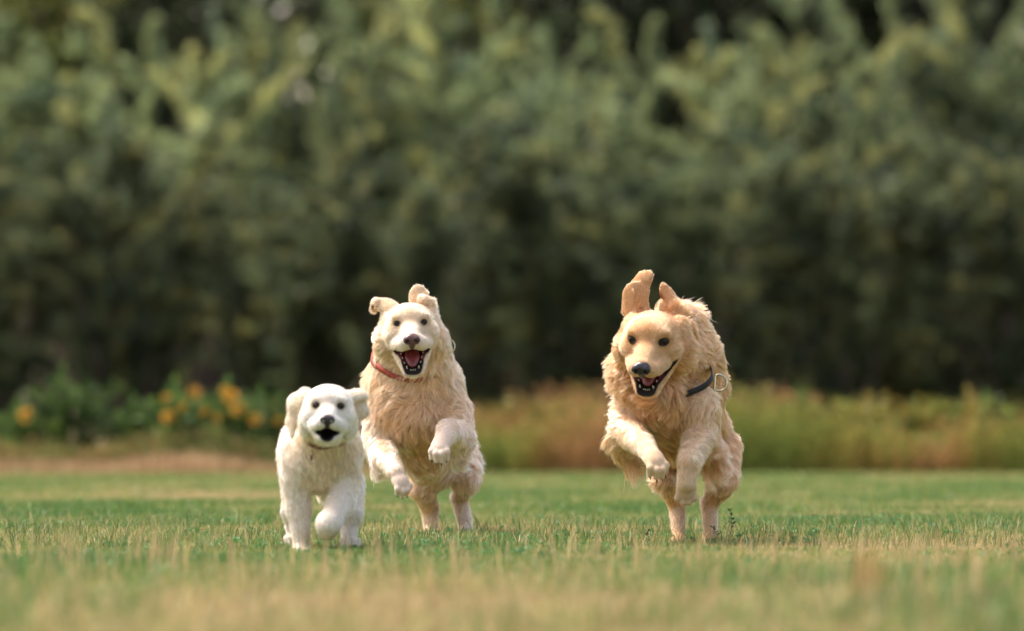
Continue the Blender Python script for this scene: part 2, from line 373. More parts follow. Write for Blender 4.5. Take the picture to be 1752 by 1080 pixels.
c = np.where(rng.random((n, 1)) < .2, STRAW * .95, np.array([.065, .11, .03]) * rng.uniform(.6, 1.8, (n, 1))); parts.append(blades(x, y, rng.uniform(.05, .095, n), rng.uniform(.002, .0035, n), rng.uniform(.1, .9, n), c))
n = 900; y = rng.uniform(10.5, 16.5, n); x = rng.uniform(-1, 1, n) * (.094 * y + .7)         # dry seed stalks near the camera
parts.append(blades(x, y, rng.uniform(.09, .17, n), rng.uniform(.004, .009, n), rng.uniform(.05, .4, n), STRAW * rng.uniform(.7, 1.1, (n, 1))))
n = 22; x = .8 + rng.normal(size=n) * .02; y = 12.6 + rng.normal(size=n) * .04; parts.append(blades(x, y, rng.uniform(.12, .21, n), np.full(n, .006), rng.uniform(.05, .2, n), STRAW * np.array([1, .85, .7]) * rng.uniform(.7, 1, (n, 1))))
V, Fs, C = merge(parts)
tag(mesh("grass", V, Fs, M['grass'], col=C), "short grass with green and straw dry blades over the whole lawn", "grass", kind='stuff')

def leaves(c, d, l, wd, col, g=rng, fold=.15):
    """kite shaped leaves: base c, direction d, length l, width wd"""
    d = nrm(d); w_ = nrm(np.cross(d, g.normal(size=d.shape))); nn = np.cross(d, w_); l = l[:, None]; wd = wd[:, None]
    V = np.stack([c, c + d * l * .45 + w_ * wd / 2 - nn * wd * fold, c + d * l, c + d * l * .45 - w_ * wd / 2 - nn * wd * fold], 1)
    return V.reshape(-1, 3), np.arange(len(c))[:, None] * 4 + np.array([0, 1, 2, 3]), np.repeat(col, 4, 0)
n = 3600; y = rng.uniform(14.5, 22.5, n); x = rng.uniform(-1, 1, n) * (.094 * y + .9); p = np.stack([x, y, 0 * x], 1)
k = (pf2(p) * .8 + pf3(p) * .6)[:, 0] < -.35; x, y = x[k], y[k]; n = len(x); cx = np.repeat(np.stack([x, y, rng.uniform(.012, .038, n)], 1), 3, 0)
az = np.repeat(rng.uniform(0, 6.28, n), 3) + np.tile([0, 2.09, 4.19], n); dd = np.stack([np.cos(az), np.sin(az), rng.uniform(-.1, .5, 3 * n)], 1)
V, Q, C = leaves(cx, dd, rng.uniform(.010, .018, 3 * n), rng.uniform(.010, .016, 3 * n), np.array([.055, .16, .05]) * rng.uniform(.7, 1.5, (3 * n, 1)))
tag(mesh("clover", V, [Q], M['grass'], col=C), "low dark green clover patches growing between the grass blades", "clover", kind='stuff')

def tubes(paths, r0, r1, seg=5):
    V, Q, o = [], [], 0
    for pts, a, b in zip(paths, r0, r1):
        pts = np.asarray(pts, float); tg = nrm(np.gradient(pts, axis=0)); u = nrm(np.cross(tg, [.31, .2, .93])); v = np.cross(tg, u); k = len(pts)
        th = np.linspace(0, 2 * math.pi, seg, endpoint=False); rr = np.linspace(a, b, k)[:, None, None]
        V.append((pts[:, None] + rr * (u[:, None] * np.cos(th)[None, :, None] + v[:, None] * np.sin(th)[None, :, None])).reshape(-1, 3))
        i, j = np.meshgrid(np.arange(k - 1), np.arange(seg), indexing='ij'); i, j = i.ravel(), j.ravel(); jn = (j + 1) % seg
        Q.append(o + np.stack([i * seg + j, i * seg + jn, (i + 1) * seg + jn, (i + 1) * seg + j], 1)); o += k * seg
    return np.concatenate(V), np.concatenate(Q)

def bush_data(seed, H, Wd, nstem, nshoot, nleaf, ll, lw, cols, upright=1.0, base=.12, shoot=(.45, .9), droop=.2):
    """stems rising from the root, shoots leaving them, leaves along every shoot"""
    g = np.random.default_rng(seed); stems, r0, r1, sh0, shd, shl = [], [], [], [], [], []
    for i in range(nstem):
        a = g.uniform(0, 6.283); rad = Wd / 2 * math.sqrt(g.uniform(.02, 1)) * .85; top = H * (1 - .33 * (rad / (Wd / 2)) ** 2) * g.uniform(.72, 1.0)
        t = np.linspace(0, 1, 7)[:, None]; e = np.array([math.cos(a) * rad, math.sin(a) * rad, top]); b0 = np.array([math.cos(a), math.sin(a), 0]) * Wd * .04
        pts = b0 + (e - b0) * np.concatenate([t ** .75, t ** .75, t], 1) + g.normal(size=(7, 3)) * .03 * Wd * t * (1 - t)
        stems.append(pts); r0.append(.012 * H * g.uniform(.6, 1.1)); r1.append(.003)
        for j in range(max(1, nshoot // nstem)):
            s_ = g.uniform(base, 1.0) ** .85; k = s_ * 6; i0 = min(int(k), 5); q_ = pts[i0] + (pts[i0 + 1] - pts[i0]) * (k - i0)
            out = np.array([q_[0], q_[1], 0]) / (Wd / 2) + g.normal(size=3) * [.5, .5, .0]
            dr = nrm(out * (.5 + .35 * s_) + np.array([0, 0, upright * g.uniform(.5, 1.3)])); L = g.uniform(*shoot) * (.75 + .3 * s_)
            sh0.append(q_); shd.append(dr); shl.append(L)
    sh0, shd, shl = np.array(sh0), np.array(shd), np.array(shl); ns = len(sh0); m = nleaf // ns
    t = g.uniform(.05, 1, (ns, m)); bend = g.normal(size=(ns, 3)) * .15; bend[:, 2] -= droop
    c = sh0[:, None] + shd[:, None] * (t * shl[:, None])[:, :, None] + bend[:, None] * (t ** 2 * shl[:, None])[:, :, None] * .5
    c = c.reshape(-1, 3); d = np.repeat(shd, m, 0) * .7 + g.normal(size=(ns * m, 3)) * .55
    c[:, 2] = np.maximum(c[:, 2], .03)
    tc = g.integers(0, len(cols), ns); col = np.asarray(cols)[tc] * g.uniform(.72, 1.3, (ns, 1)); col = np.repeat(col, m, 0) * g.uniform(.75, 1.25, (ns * m, 1))
    V, Q, C = leaves(c, d, g.uniform(*ll, ns * m), g.uniform(*lw, ns * m), col, g)
    tw = [np.stack([a, a + d_ * l * .5, a + d_ * l]) for a, d_, l in list(zip(sh0, shd, shl))[::2]]
    TV, TQ = tubes(stems + tw, r0 + [.005] * len(tw), r1 + [.0015] * len(tw))
    return (V, Q, C), (TV, TQ)
PROTO = {}
def proto(kind, *a, leafmat=None, **k):
    (V, Q, C), (TV, TQ) = bush_data(*a, **k)
    me = mesh("crown", V, [Q], leafmat, col=C); tr = mesh("trunk", TV, [TQ], M['bark'], smooth=True)
    PROTO[kind] = (me.data, tr.data); bpy.data.objects.remove(me); bpy.data.objects.remove(tr)
def plant(kind, name, label, cat, group, x, y, rz, s_=(1, 1, 1), crown="crown", trunk="trunk"):
    if kind[:4] in ("will", "dark", "ligh"): x, y, s_ = x * 1.9, y * 1.9, tuple(1.9 * k for k in s_)
    r = empty(name, (x, y, 0)); r.rotation_euler.z = rz; r.scale = s_; tag(r, label, cat, group)
    for nm, dt in zip((crown, trunk), PROTO[kind]):
        o = bpy.data.objects.new(nm, dt); link(o, r)
    return r
WIL = [(.125, .163, .076), (.150, .188, .088), (.100, .134, .066), (.185, .200, .078), (.072, .104, .060)]
DRK = [(.045, .065, .028), (.060, .080, .030), (.050, .055, .030)]
LGT = [(.20, .23, .06), (.17, .21, .055), (.22, .215, .07)]
for i in range(3): proto("willow%d" % i, 50 + i, 3.2, 2.1, 15, 380, 34000, (.06, .10), (.024, .036), WIL, leafmat=M['willow'], base=.03, shoot=(.25, .60), upright=.75, droop=.35)
for i in range(3): proto("willpale%d" % i, 60 + i, 3.2, 2.1, 15, 380, 34000, (.06, .10), (.024, .036), [tuple(np.array(c_) * (1.75, 1.68, 1.65)) for c_ in WIL], leafmat=M['willow'], base=.03, shoot=(.25, .60), upright=.75, droop=.35)  # brighter copy of the willow leaves: light on upper crowns put into colour
for i in range(2): proto("dark%d" % i, 70 + i, 7.0, 3.2, 16, 420, 36000, (.09, .15), (.05, .08), DRK, leafmat=M['leaf'], base=.3, shoot=(.5, 1.1), upright=.6)
proto("light", 80, 7.0, 3.0, 16, 420, 36000, (.09, .15), (.05, .08), LGT, leafmat=M['leaf'], base=.3, shoot=(.5, 1.1), upright=.6)
GW = "willow shrubs of the thicket behind the lawn"; GB = "taller trees behind the thicket"
front = [(-5.6, 44.3, 2.7, "outermost on the left, just beyond the frame edge"), (5.3, 44.5, 2.7, "outermost on the right, just beyond the frame edge"), (-4.25, 44.6, 2.6, "at the far left edge behind the single orange flower"), (-3.0, 44.0, 2.5, "behind the tall light green weed at left"),
         (-1.75, 44.9, 2.3, "directly behind the puppy and the orange flowers"), (-.75, 43.9, 2.6, "directly behind the cream dog"),
         (.35, 44.5, 2.8, "behind the gap between the two adult dogs"), (1.35, 44.0, 2.5, "directly behind the golden dog"),
         (2.55, 44.6, 2.8, "right of the golden dog behind the dry weeds"), (3.9, 44.1, 2.6, "at the right edge behind the dry weeds")]
for i, (x, y, h, l) in enumerate(front):
    plant("willow%d" % (i % 3), "willow_shrub", "grey green front row willow, " + l, "shrub", GW, x, y, 1.3 * i, (1, 1, h / 3.2))
mid = [(-6.0, 47.6, 3.9, "second row, outermost on the left"), (5.7, 47.7, 4.1, "second row, outermost on the right"), (-4.4, 48.0, 3.6, "second row, above the far left"), (-3.1, 47.2, 3.7, "second row, with pale yellowish top at upper left"), (-1.75, 48.2, 4.55, "second row, under the small patch of sky"),
       (-.3, 47.4, 3.9, "second row, high above the cream dog"), (1.1, 48.0, 3.75, "second row, high above the golden dog"), (2.5, 47.5, 4.3, "second row, tall one right of the golden dog"), (4.1, 48.2, 4.1, "second row, tall one at the upper right")]
for i, (x, y, h, l) in enumerate(mid):
    plant("willpale%d" % ((i + 1) % 3), "willow_shrub", "grey green willow with top light painted into its leaves, " + l, "shrub", GW, x, y, 2.1 * i + .5, (1.05, 1.05, h / 3.2))
plant("willow1", "willow_shrub", "low willow shrub filling the gap near the right edge, behind the dry weeds", "shrub", GW, 3.3, 46.0, .4, (.9, .9, .55))
back = [("light", -5.2, 57, .85, "yellowish green tree at the top left corner"), ("dark0", -3.2, 58, .85, "brownish dark tree at the top, left of the patch of sky"),
        ("light", -.95, 59, .9, "yellow green tree at the top, right of the patch of sky"), ("dark1", .9, 57, .9, "dark brown tree at the top, above the golden dog"),
        ("dark0", 2.7, 60, .9, "dark green tree at the top, right of the golden dog"), ("dark1", 4.6, 57, .95, "dark tree at the top right corner"),
        ("dark1", -4.6, 66, 1.0, "far dark tree behind the top left trees"), ("dark0", .1, 67, 1.0, "far dark tree behind the middle trees"), ("dark1", 1.9, 68, 1.0, "far dark tree between the two dark trees above the golden dog"),
        ("dark0", 3.9, 67, 1.05, "far dark tree behind the top right trees"), ("dark1", -4.45, 61, .95, "dark tree between the yellowish green tree and the brownish dark tree at the top left"),
        ("dark1", -.25, 63, 1.0, "far dark tree right behind the yellow green tree at the top middle"),
        ("dark1", 6.2, 64, 1.0, "far dark tree outermost at the top right")]
for i, (k, x, y, s_, l) in enumerate(back): plant(k, "tree", l, "tree", GB, x, y, 1.7 * i, (s_, s_, s_))

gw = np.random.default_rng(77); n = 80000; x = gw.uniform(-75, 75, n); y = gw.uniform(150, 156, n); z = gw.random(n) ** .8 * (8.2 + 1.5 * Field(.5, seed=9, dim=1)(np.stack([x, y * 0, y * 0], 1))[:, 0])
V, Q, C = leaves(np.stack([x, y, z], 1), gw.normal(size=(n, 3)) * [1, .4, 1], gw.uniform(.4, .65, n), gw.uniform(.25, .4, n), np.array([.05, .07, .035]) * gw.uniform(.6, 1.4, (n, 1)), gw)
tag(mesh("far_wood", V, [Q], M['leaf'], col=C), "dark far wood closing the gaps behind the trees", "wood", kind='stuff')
# ------------------------------------------------------------------ weeds and flowers along the far edge of the lawn
HERB = [(.075, .14, .028), (.10, .16, .032), (.06, .11, .025)]; OLV = [(.22, .20, .035), (.17, .19, .04), (.27, .21, .045)]
proto("herb", 90, .62, .55, 12, 90, 2200, (.05, .09), (.014, .024), HERB, leafmat=M['leaf'], base=.05, shoot=(.12, .25))
proto("olive", 91, .55, .75, 14, 90, 2400, (.04, .08), (.012, .02), OLV, leafmat=M['leaf'], base=.1, shoot=(.12, .25))
def px(p, D): return (p - 876) / FPX * D
for p, D, s_, k, l in [(128, 41.9, 1.08, "herb", "tall light green weed standing left of the flowers"), (215, 42.2, .80, "herb", "shorter green weed between the light weed and the flowers"),
                       (30, 42.3, .72, "herb", "low green weed at the far left edge"), (905, 42.0, .98, "olive", "yellow green weed clump right of the cream dog"),
                       (1258, 42.2, 1.15, "olive", "tall yellow green weed beside the ring of the golden dog"), (1430, 42.3, .95, "olive", "yellow green weed clump right of the golden dog"),
                       (1350, 42.1, .85, "herb", "small green weed just right of the tail of the golden dog"), (1610, 42.2, 1.0, "olive", "yellow green weed clump next to the small green weed near the right edge"),
                       (975, 42.3, .9, "olive", "yellow green weed clump midway between the two adult dogs"), (1535, 42.0, .95, "olive", "yellow green weed clump in the middle of the right hand dry weeds"), (1672, 42.4, .85, "herb", "small green weed among the dry weeds near the right edge")]:
    plant(k, "weed_plant", l, "weed", "weeds at the far edge of the lawn", px(p, D), D, p * .1, (s_, s_, s_), "foliage", "stem")
def flower(x, y, z, r, parent, g):
    n = 13; a = np.arange(n) * 6.283 / n; tilt = g.uniform(-.4, .4)
    d = np.stack([np.cos(a), np.full(n, -.25), np.sin(a)], 1); d = d + np.array([0, 0, 0])
    c = np.array([x, y, z]) + d * r * .2; V, Q, _ = leaves(c, d, np.full(n, r), np.full(n, r * .42), np.zeros((n, 3)), g)
    f = mesh("flower", V, [Q], M['petal'], parent)
    th = np.linspace(0, 6.283, 12, endpoint=False); rings = [(r * .30, 0), (r * .26, -.35 * r), (r * .1, -.45 * r)]
    V = np.concatenate([np.stack([x + q * np.cos(th), np.full(12, y + o), z + q * np.sin(th)], 1) for q, o in rings] + [[[x, y - .47 * r, z]]])
    Q = [[i * 12 + j, i * 12 + (j + 1) % 12, (i + 1) * 12 + (j + 1) % 12, (i + 1) * 12 + j] for i in range(2) for j in range(12)]; T = [[24 + j, 24 + (j + 1) % 12, 36] for j in range(12)]
    mesh("flower_centre", V, [Q, T], M['disc'], f, smooth=True)
g = np.random.default_rng(5)
for p, D, s_, fl, l in [(318, 41.8, 1.0, [(288, 714, 15), (333, 672, 14), (285, 682, 10), (350, 705, 10), (312, 696, 8)], "orange flowering weed clump left of the puppy"),
                        (408, 41.6, 1.0, [(396, 679, 17), (408, 700, 16), (385, 668, 10), (436, 718, 12), (372, 716, 9)], "biggest orange flower head clump, nearest the puppy's left"),
                        (462, 42.0, .9, [(462, 697, 13), (447, 726, 13), (478, 720, 9)], "orange flowering weed partly hidden behind the puppy"),
                        (45, 42.0, .78, [(45, 711, 17)], "single orange flower by the left edge")]:
    r = plant("herb", "flowering_plant", l, "flowering plant", "orange flowering weeds at the left", px(p, D), D, 0, (s_, s_, s_ * .95), "foliage", "stem")
    for a_, b_, rr in fl:
        D_ = D - .22; w_ = P(a_, b_, D_); z = w_[2]; flower((w_[0] - px(p, D)) / s_, -.22 / s_, z / (s_ * .95), rr / 233 * .82 / s_, r, g)
def weeds(x0, x1, y0, y1, n, h0, h1, cols, name, label, g, leafy=True):
    x = g.uniform(x0, x1, n); y = g.uniform(y0, y1, n); p = np.stack([x, y, 0 * x], 1); f = np.clip(.5 + .5 * (pf2(p * 1.0))[:, 0], 0, 1)
    h = g.uniform(h0, h1, n) * (.62 + .55 * np.clip(.5 + .45 * pf(p * 2.2)[:, 0], 0, 1.2)); c = np.asarray(cols)
    ci = np.clip((f * len(c) + g.normal(size=n) * .8).astype(int), 0, len(c) - 1); cc = c[ci] * g.uniform(.6, 1.3, (n, 1))
    v, q, t, c1 = blades(x, y, h, g.uniform(.006, .012, n), g.uniform(.05, .35, n), cc, g=g)
    if leafy:
        m = 7; b = np.repeat(p, m, 0) + g.normal(size=(n * m, 3)) * .03; b[:, 2] = np.repeat(h, m) * g.uniform(.12, 1, n * m)
        v2, q2, c2 = leaves(b, g.normal(size=(n * m, 3)) * [1, 1, .7] + [0, 0, .3], g.uniform(.03, .07, n * m), g.uniform(.01, .02, n * m), np.repeat(cc, m, 0) * g.uniform(.7, 1.3, (n * m, 1)), g)
        q = np.concatenate([q, q2 + len(v)]); v = np.concatenate([v, v2]); c1 = np.concatenate([c1, c2])
    tag(mesh(name, v, [q, t], M['dry'], col=c1), label, name.replace("_", " "), kind='stuff')
weeds(-.6, 6.8, 40.6, 42.8, 9500, .20, .52, [(.15, .19, .04), (.22, .215, .045), (.27, .235, .055), (.27, .155, .045), (.34, .19, .08)], "dry_weeds", "tall olive and rust brown dry weeds along the right of the lawn edge", g)
weeds(-6.8, -.6, 41.0, 43.2, 4500, .18, .34, [(.12, .14, .04), (.20, .15, .05), (.28, .17, .07), (.16, .17, .05)], "green_weeds", "low mixed green weeds behind the dry grass strip at left", g)
weeds(-6.8, -1.0, 39.9, 41.2, 7500, .05, .16, [(.44, .28, .15), (.50, .35, .20), (.34, .23, .11)], "dry_grass", "pinkish brown dry grass strip at the left edge of the lawn", g, leafy=False)
# small leafy weeds by the golden dog's hind foot
def small_weed(x, y, h, lab, g):
    k = 7; t = np.linspace(0, 1, 6)[:, None]; top = np.array([g.normal() * .12 * h, g.normal() * .1 * h, h]); st = t * top + np.array([.012, 0, 0]) * np.sin(t * 3)
    r = empty("small_weed", (x, y, 0)); tag(r, lab, "weed")
    TV, TQ = tubes([st], [.0016], [.0008]); mesh("stem", TV, [TQ], M['bark'], r, smooth=True)
    zz = np.repeat(np.linspace(.25, 1, k), 2); c = np.stack([np.interp(zz, t[:, 0], st[:, i]) for i in range(3)], 1); a = np.tile([0, 3.14], k) + np.repeat(np.arange(k) * .9, 2)
    d = np.stack([np.cos(a), np.sin(a), np.full(2 * k, .55)], 1); V, Q, C = leaves(c, d, g.uniform(.012, .02, 2 * k), g.uniform(.007, .010, 2 * k), np.array([.025, .055, .02]) * g.uniform(.8, 1.3, (2 * k, 1)), g)
    mesh("leaves", V, [Q], M['grass'], r, col=C)
small_weed(px(1243, 19.05), 19.05, .115, "upright dark leafy weed right of the golden dog's hind paw", g)
small_weed(px(1222, 18.95), 18.95, .060, "low dark leafy weed in front of the golden dog's hind paw", g)
small_weed(px(1102, 19.1), 19.1, .045, "tiny dark leafy weed left of the golden dog's hind paws", g)

# ------------------------------------------------------------------ a dog's head
class Head:
    def __init__(s, C, yaw, pitch, roll, sc_):
        cy, sy = math.cos(yaw), math.sin(yaw); cp, sp = math.cos(pitch), math.sin(pitch); cr, sr = math.cos(roll), math.sin(roll)
        r = np.array([cy, sy, 0.]); f = np.array([sy, -cy, 0.]); u = np.array([0, 0, 1.])   # yaw > 0 looks to image right
        f, u = f * cp - u * sp, u * cp + f * sp                                             # pitch > 0 looks down
        r, u = r * cr - u * sr, u * cr + r * sr                                             # roll > 0 leans clockwise in the image
        s.C = np.asarray(C, float); s.r, s.u, s.f, s.s = r, u, f, sc_; s.A = np.stack([r, u, f])
    def p(s, x, y, z): return s.C + s.s * (x * s.r + y * s.u + z * s.f)
    def el(s, c, r, tilt=0):
        A = s.A
        if tilt: ct, st = math.cos(tilt), math.sin(tilt); A = np.stack([s.r, s.u * ct + s.f * st, -s.u * st + s.f * ct])
        return f_el(s.p(*c), np.asarray(r) * s.s, A)
    def rc(s, a, b, ra, rb, flat=None): return f_rc(s.p(*a), s.p(*b), ra * s.s, rb * s.s, flat)

def build_head(cl, root, hd, jaw, col, mcol, ccol, hair, nose_mat, eye_r=.0115, puppy=False, cheek=1.0, lining=(.16, .025, .03), dark=None, smile=0, e=.042):
    nz = hd.p(0, -.035, .17); n0 = len(cl.ops); dark = np.asarray(col) * .86 if dark is None else dark
    H = lambda f, k, fl, lift=.3, c=col, dens=4, wave=.3, fd=None: cl.add(f, k * hd.s, fl * hair, col=c, frm=None if fd is not None else nz, fd=fd if fd is not None else (0, 0, 1), lift=lift, dens=dens, wave=wave)
    eu = .012
    ml = .78 if puppy else 1.0                                   # muzzle length
    H(hd.el((0, .008, -.004), (.076, .057, .080) if not puppy else (.084, .074, .082)), .02, .013, lift=.25)
    H(hd.el((0, .031, .030), (.050, .030, .042)), .03, .012, lift=.25)
    for sx in (-1, 1):
        H(hd.el((sx * .032, .030, .052), (.026, .014, .018)), .016, .011)
        H(hd.el((sx * .052, -.024, .026), (.036, .032, .040)), .028, .016, c=dark)
        if not puppy: H(hd.el((sx * .064, -.006, -.040), (.030, .052, .044)), .012, .030, .5, ccol, 3, 1.0, fd=(sx * .5, .3, -1))
        H(hd.el((sx * .076 * cheek, -.052, -.030), (.038 * cheek, .052, .044)), .014 if not puppy else .03, .042 if not puppy else .016, .5, ccol, 3, 1.2, fd=(sx * .5, .3, -1))
    mz = lambda z: .055 + (z - .055) * ml
    H(hd.rc((0, -.012, .045), (0, -.036, mz(.138)), .038, .0285), .024, .007, c=mcol)
    H(hd.el((0, -.016, .080), (.022, .020, .045)), .02, .007, c=col)
    for sx in (-1, 1):
        H(hd.rc((sx * .023, -.047, mz(.131)), (sx * .038, -.056, .066), .0230, .0245), .012, .007, c=mcol)
        H(hd.rc((sx * .038, -.056, .064), (sx * .055, -.054, .028), .0225, .022), .014, .010, c=mcol)
    # lower jaw swung open about its hinge
    hz, hu = .012, -.056; L = .108 * (.86 if puppy else 1)
    def J(x, along, up): a = R(13) + jaw; return (x, hu - along * math.sin(a) + up * math.cos(a), hz + along * math.cos(a) + up * math.sin(a))
    H(hd.rc(J(0, .012, -.014), J(0, L, -.006), .032, .019), .016, .010, c=mcol)
    for sx in (-1, 1): H(hd.rc(J(sx * (.042 + smile * .2), .020, -.004), J(sx * .017, L, 0), .020, .0160), .010, .010, c=mcol)
    H(hd.el(J(0, .040, -.030), (.044, .024, .045)), .02, .026, c=ccol, lift=.3, wave=.6)
    # mouth
    mid = lambda x, al, t: tuple(np.array(J(x, al, 0)) * (1 - t) + np.array((x, -.066, hz + al * 1.05)) * t)
    cav = []
    if jaw > R(12):
        q = (jaw / R(38)) ** .6
        cav.append(hd.rc(mid(-.006, .040, .40), mid(-.004, L * 1.10, .34), .026, .026 * q)); cav.append(hd.rc(mid(.006, .040, .40), mid(.004, L * 1.10, .34), .026, .026 * q))
        cav.append(hd.rc(mid(0, .050, .75), mid(0, L * 1.15, .62), .028, .020))
        for sx in (-1, 1):
            cav.append(hd.rc(mid(sx * (.043 + smile * .3), .036, .80), mid(sx * .019, L * 1.05, .40), .0085, .010))
            cav.append(f_rc(hd.p(sx * (.049 + smile * .6), -.074 + smile, .050 - smile * .7), hd.p(*mid(sx * (.038 + smile * .2), .072, .72)), .0085 * hd.s, .013 * hd.s))
    else:
        cav.append(hd.rc(mid(0, .05, .4), mid(0, L * 1.2, .4), .020, .0195))
        for sx in (-1, 1): cav.append(hd.rc(mid(sx * .044, .050, .74), mid(sx * .018, L * .98, .42), .0028, .0095))
    for f in cav: cl.cut(f, .004 * hd.s)
    def allcav(x, y, z): return np.min([f[0](x, y, z) for f in cav], 0)
    cl.paint.append((allcav, (.018, .012, .012), .0050 * hd.s, .0080 * hd.s))
    deep = hd.el(mid(0, .055, .55), (.042, .036, .042))
    cl.paint.append((lambda x, y, z: np.maximum(allcav(x, y, z) - .003, deep[0](x, y, z)), lining, .000, .006))
    # dark chin lip and the groove under the nose
    cl.paint.append((f_rc(hd.p(*J(-.015, L + .007, .011)), hd.p(*J(.015, L + .007, .011)), .0085 * hd.s, .0085 * hd.s)[0], (.018, .013, .013), 0, .003))
    cl.paint.append((f_rc(hd.p(0, -.05, mz(.160)), hd.p(0, -.064, mz(.154)), .008 * hd.s, .006 * hd.s)[0], (.022, .014, .014), 0, .004))
    # eyes: found on the surface, dark lids painted round them
    U = [o['f'][0] for o in cl.ops[n0:] if o['mode'] == 'u']
    for sx in (-1, 1):
        z = np.linspace(.13, .0, 400); pp = np.array([hd.p(sx * e, eu, t) for t in z]); dd = np.min([u(pp[:, 0], pp[:, 1], pp[:, 2]) for u in U], 0) - .003 * hd.s
        zs = z[np.argmax(dd < 0)]
        cl.paint.append((hd.el((sx * (e - .0012), eu - .0005, zs), (eye_r * 1.22, eye_r * .96, eye_r * 1.6))[0], (.022, .013, .011), .0004, .0028))
        cl.paint.append((hd.el((sx * (e + .001), eu + .001, zs), (eye_r * 1.7, eye_r * 1.45, eye_r * 2))[0], np.asarray(dark) * (.78, .66, .52), .0, .010) + (.0,))
    cl.paint.append((hd.rc((0, .05, .06), (0, .0, .09), .004, .007)[0], np.asarray(dark) * (.92, .80, .68), 0, .014, 0))
    for sx in (-1, 1):
        ey = blob("eye", [hd.el((sx * e, eu, zs - eye_r * .55), (eye_r, eye_r * .94, eye_r))], .0018, M['eye'], root)
        # upper eyelid: a small fold above the eye
        cl.add(hd.rc((sx * (e - eye_r), eu + eye_r * .85, zs - eye_r * .25), (sx * (e + eye_r * .9), eu + eye_r * .70, zs - eye_r * .65), .0030, .0030), .008, .005 * hair, col=col, frm=nz, lift=.2, wave=.2, dens=4)
    # nose
    zc = mz(.158); ns = 1.0 if puppy else 1.08
    nc = [hd.el((0, -.034, zc), (.0235 * ns, .0175 * ns, .016)), hd.rc((0, -.044, zc + .004), (0, -.058, zc - .002), .0115, .008)]
    nc += [hd.el((sx * .0125 * ns, -.036, zc + .008), (.0125 * ns, .0125 * ns, .010)) for sx in (-1, 1)]
    cuts = [hd.rc((sx * .0115 * ns, -.039, zc + .019), (sx * .015 * ns, -.040, zc + .010), .0062 * ns, .0045 * ns) for sx in (-1, 1)]
    cuts += [hd.rc((sx * .0155 * ns, -.043, zc + .018), (sx * .021 * ns, -.045, zc + .010), .003, .003) for sx in (-1, 1)]
    blob("nose", nc, .0014, nose_mat, root, cuts=cuts, k=.005, kc=.002)
    # tongue and teeth
    if jaw > R(12):
        up0 = np.array(J(0, L, 1)) - np.array(J(0, L, 0)); un = nrm(up0[1] * hd.u + up0[2] * hd.f); fl_ = (un, 2.6)
        blob("tongue", [hd.rc(J(0, L * .15, .010), J(0, L * .55, .008), .019, .021, fl_), hd.rc(J(0, L * .55, .008), J(0, L * .74, .005), .021, .016, fl_)],
             .002, M['tongue'], root, cuts=[hd.rc(J(0, L * .1, .0205), J(0, L * .75, .0170), .0022, .0022)], k=.01, kc=.004)
        up = np.array(J(0, L, 1)) - np.array(J(0, L, 0)); up = up[1] * hd.u + up[2] * hd.f
        for x, al, h_, r_ in [(-.019, .93, .013, .0036), (.019, .93, .013, .0036), (-.008, .99, .004, .0022), (-.0027, 1.0, .004, .0022), (.0027, 1.0, .004, .0022), (.008, .99, .004, .0022),
                              (-.026, .74, .006, .0036), (.026, .74, .006, .0036), (-.031, .58, .007, .0042), (.031, .58, .007, .0042), (-.035, .44, .008, .0045), (.035, .44, .008, .0045)]:
            a = hd.p(*J(x, L * al, .006)); cone("tooth", a, a + up * hd.s * (h_ + .003), r_ * .85 * hd.s, M['tooth'], root, seg=7, rings=4, tip=.3)
        for x, z_, h_, r_ in [(-.021, .134, .004, .0034), (.021, .134, .004, .0034), (-.033, .100, .004, .0042), (.033, .100, .004, .0042)]:
            a = hd.p(x, -.062, mz(z_)); cone("tooth", a, a - hd.u * hd.s * (h_ + .004), r_ * .85 * hd.s, M['tooth'], root, seg=7, rings=4, tip=.2)
    return J

def paw(cl, root, c, fwd, up, s, col, hair=.008, claws=True, curl=.35, pads=False):
    """four knuckled toes in front of a broad foot; claws are parts"""
    fwd = nrm(fwd); up = nrm(np.asarray(up, float) - fwd * np.dot(up, fwd)); rt = np.cross(fwd, up)
    cl.add(f_el(c, (.030 * s, .034 * s, .022 * s), np.stack([rt, fwd, up])), .012, hair, fwd, col, .15, dens=3, wave=.3)
    for i, (x, l) in enumerate([(-.0235, .024), (-.0085, .036), (.0085, .036), (.0235, .024)]):
        a = np.asarray(c) + s * (rt * x * .8 + fwd * .008 + up * .004); k1 = np.asarray(c) + s * (rt * x + fwd * l + up * .002); t = k1 + s * (fwd * .008 - up * .014 * (1 + curl))
        cl.add(f_rc(a, k1, .0105 * s, .0112 * s), .003, hair * .7, fwd, col, .12, dens=3, wave=.2)
        cl.add(f_rc(k1, t, .0112 * s, .0085 * s), .003, hair * .7, fwd, col, .12, dens=3, wave=.2)
        if claws: cone("claw", t + s * fwd * .003, t + s * (fwd * .011 - up * .008), .0036 * s, M['claw'], root, bend=-up * .003 * s)
    if pads: blob("paw_pad", [f_el(np.asarray(c) - up * s * .018 + fwd * s * .004, (.02 * s, .017 * s, .010 * s), np.stack([rt, fwd, up]))] +
                  [f_el(np.asarray(c) + s * (rt * x - up * .018 + fwd * l), (.008 * s, .010 * s, .008 * s), np.stack([rt, fwd, up])) for x, l in [(-.02, .026), (-.0075, .036), (.0075, .036), (.02, .026)]], .002, M['pad'], root, k=.001)

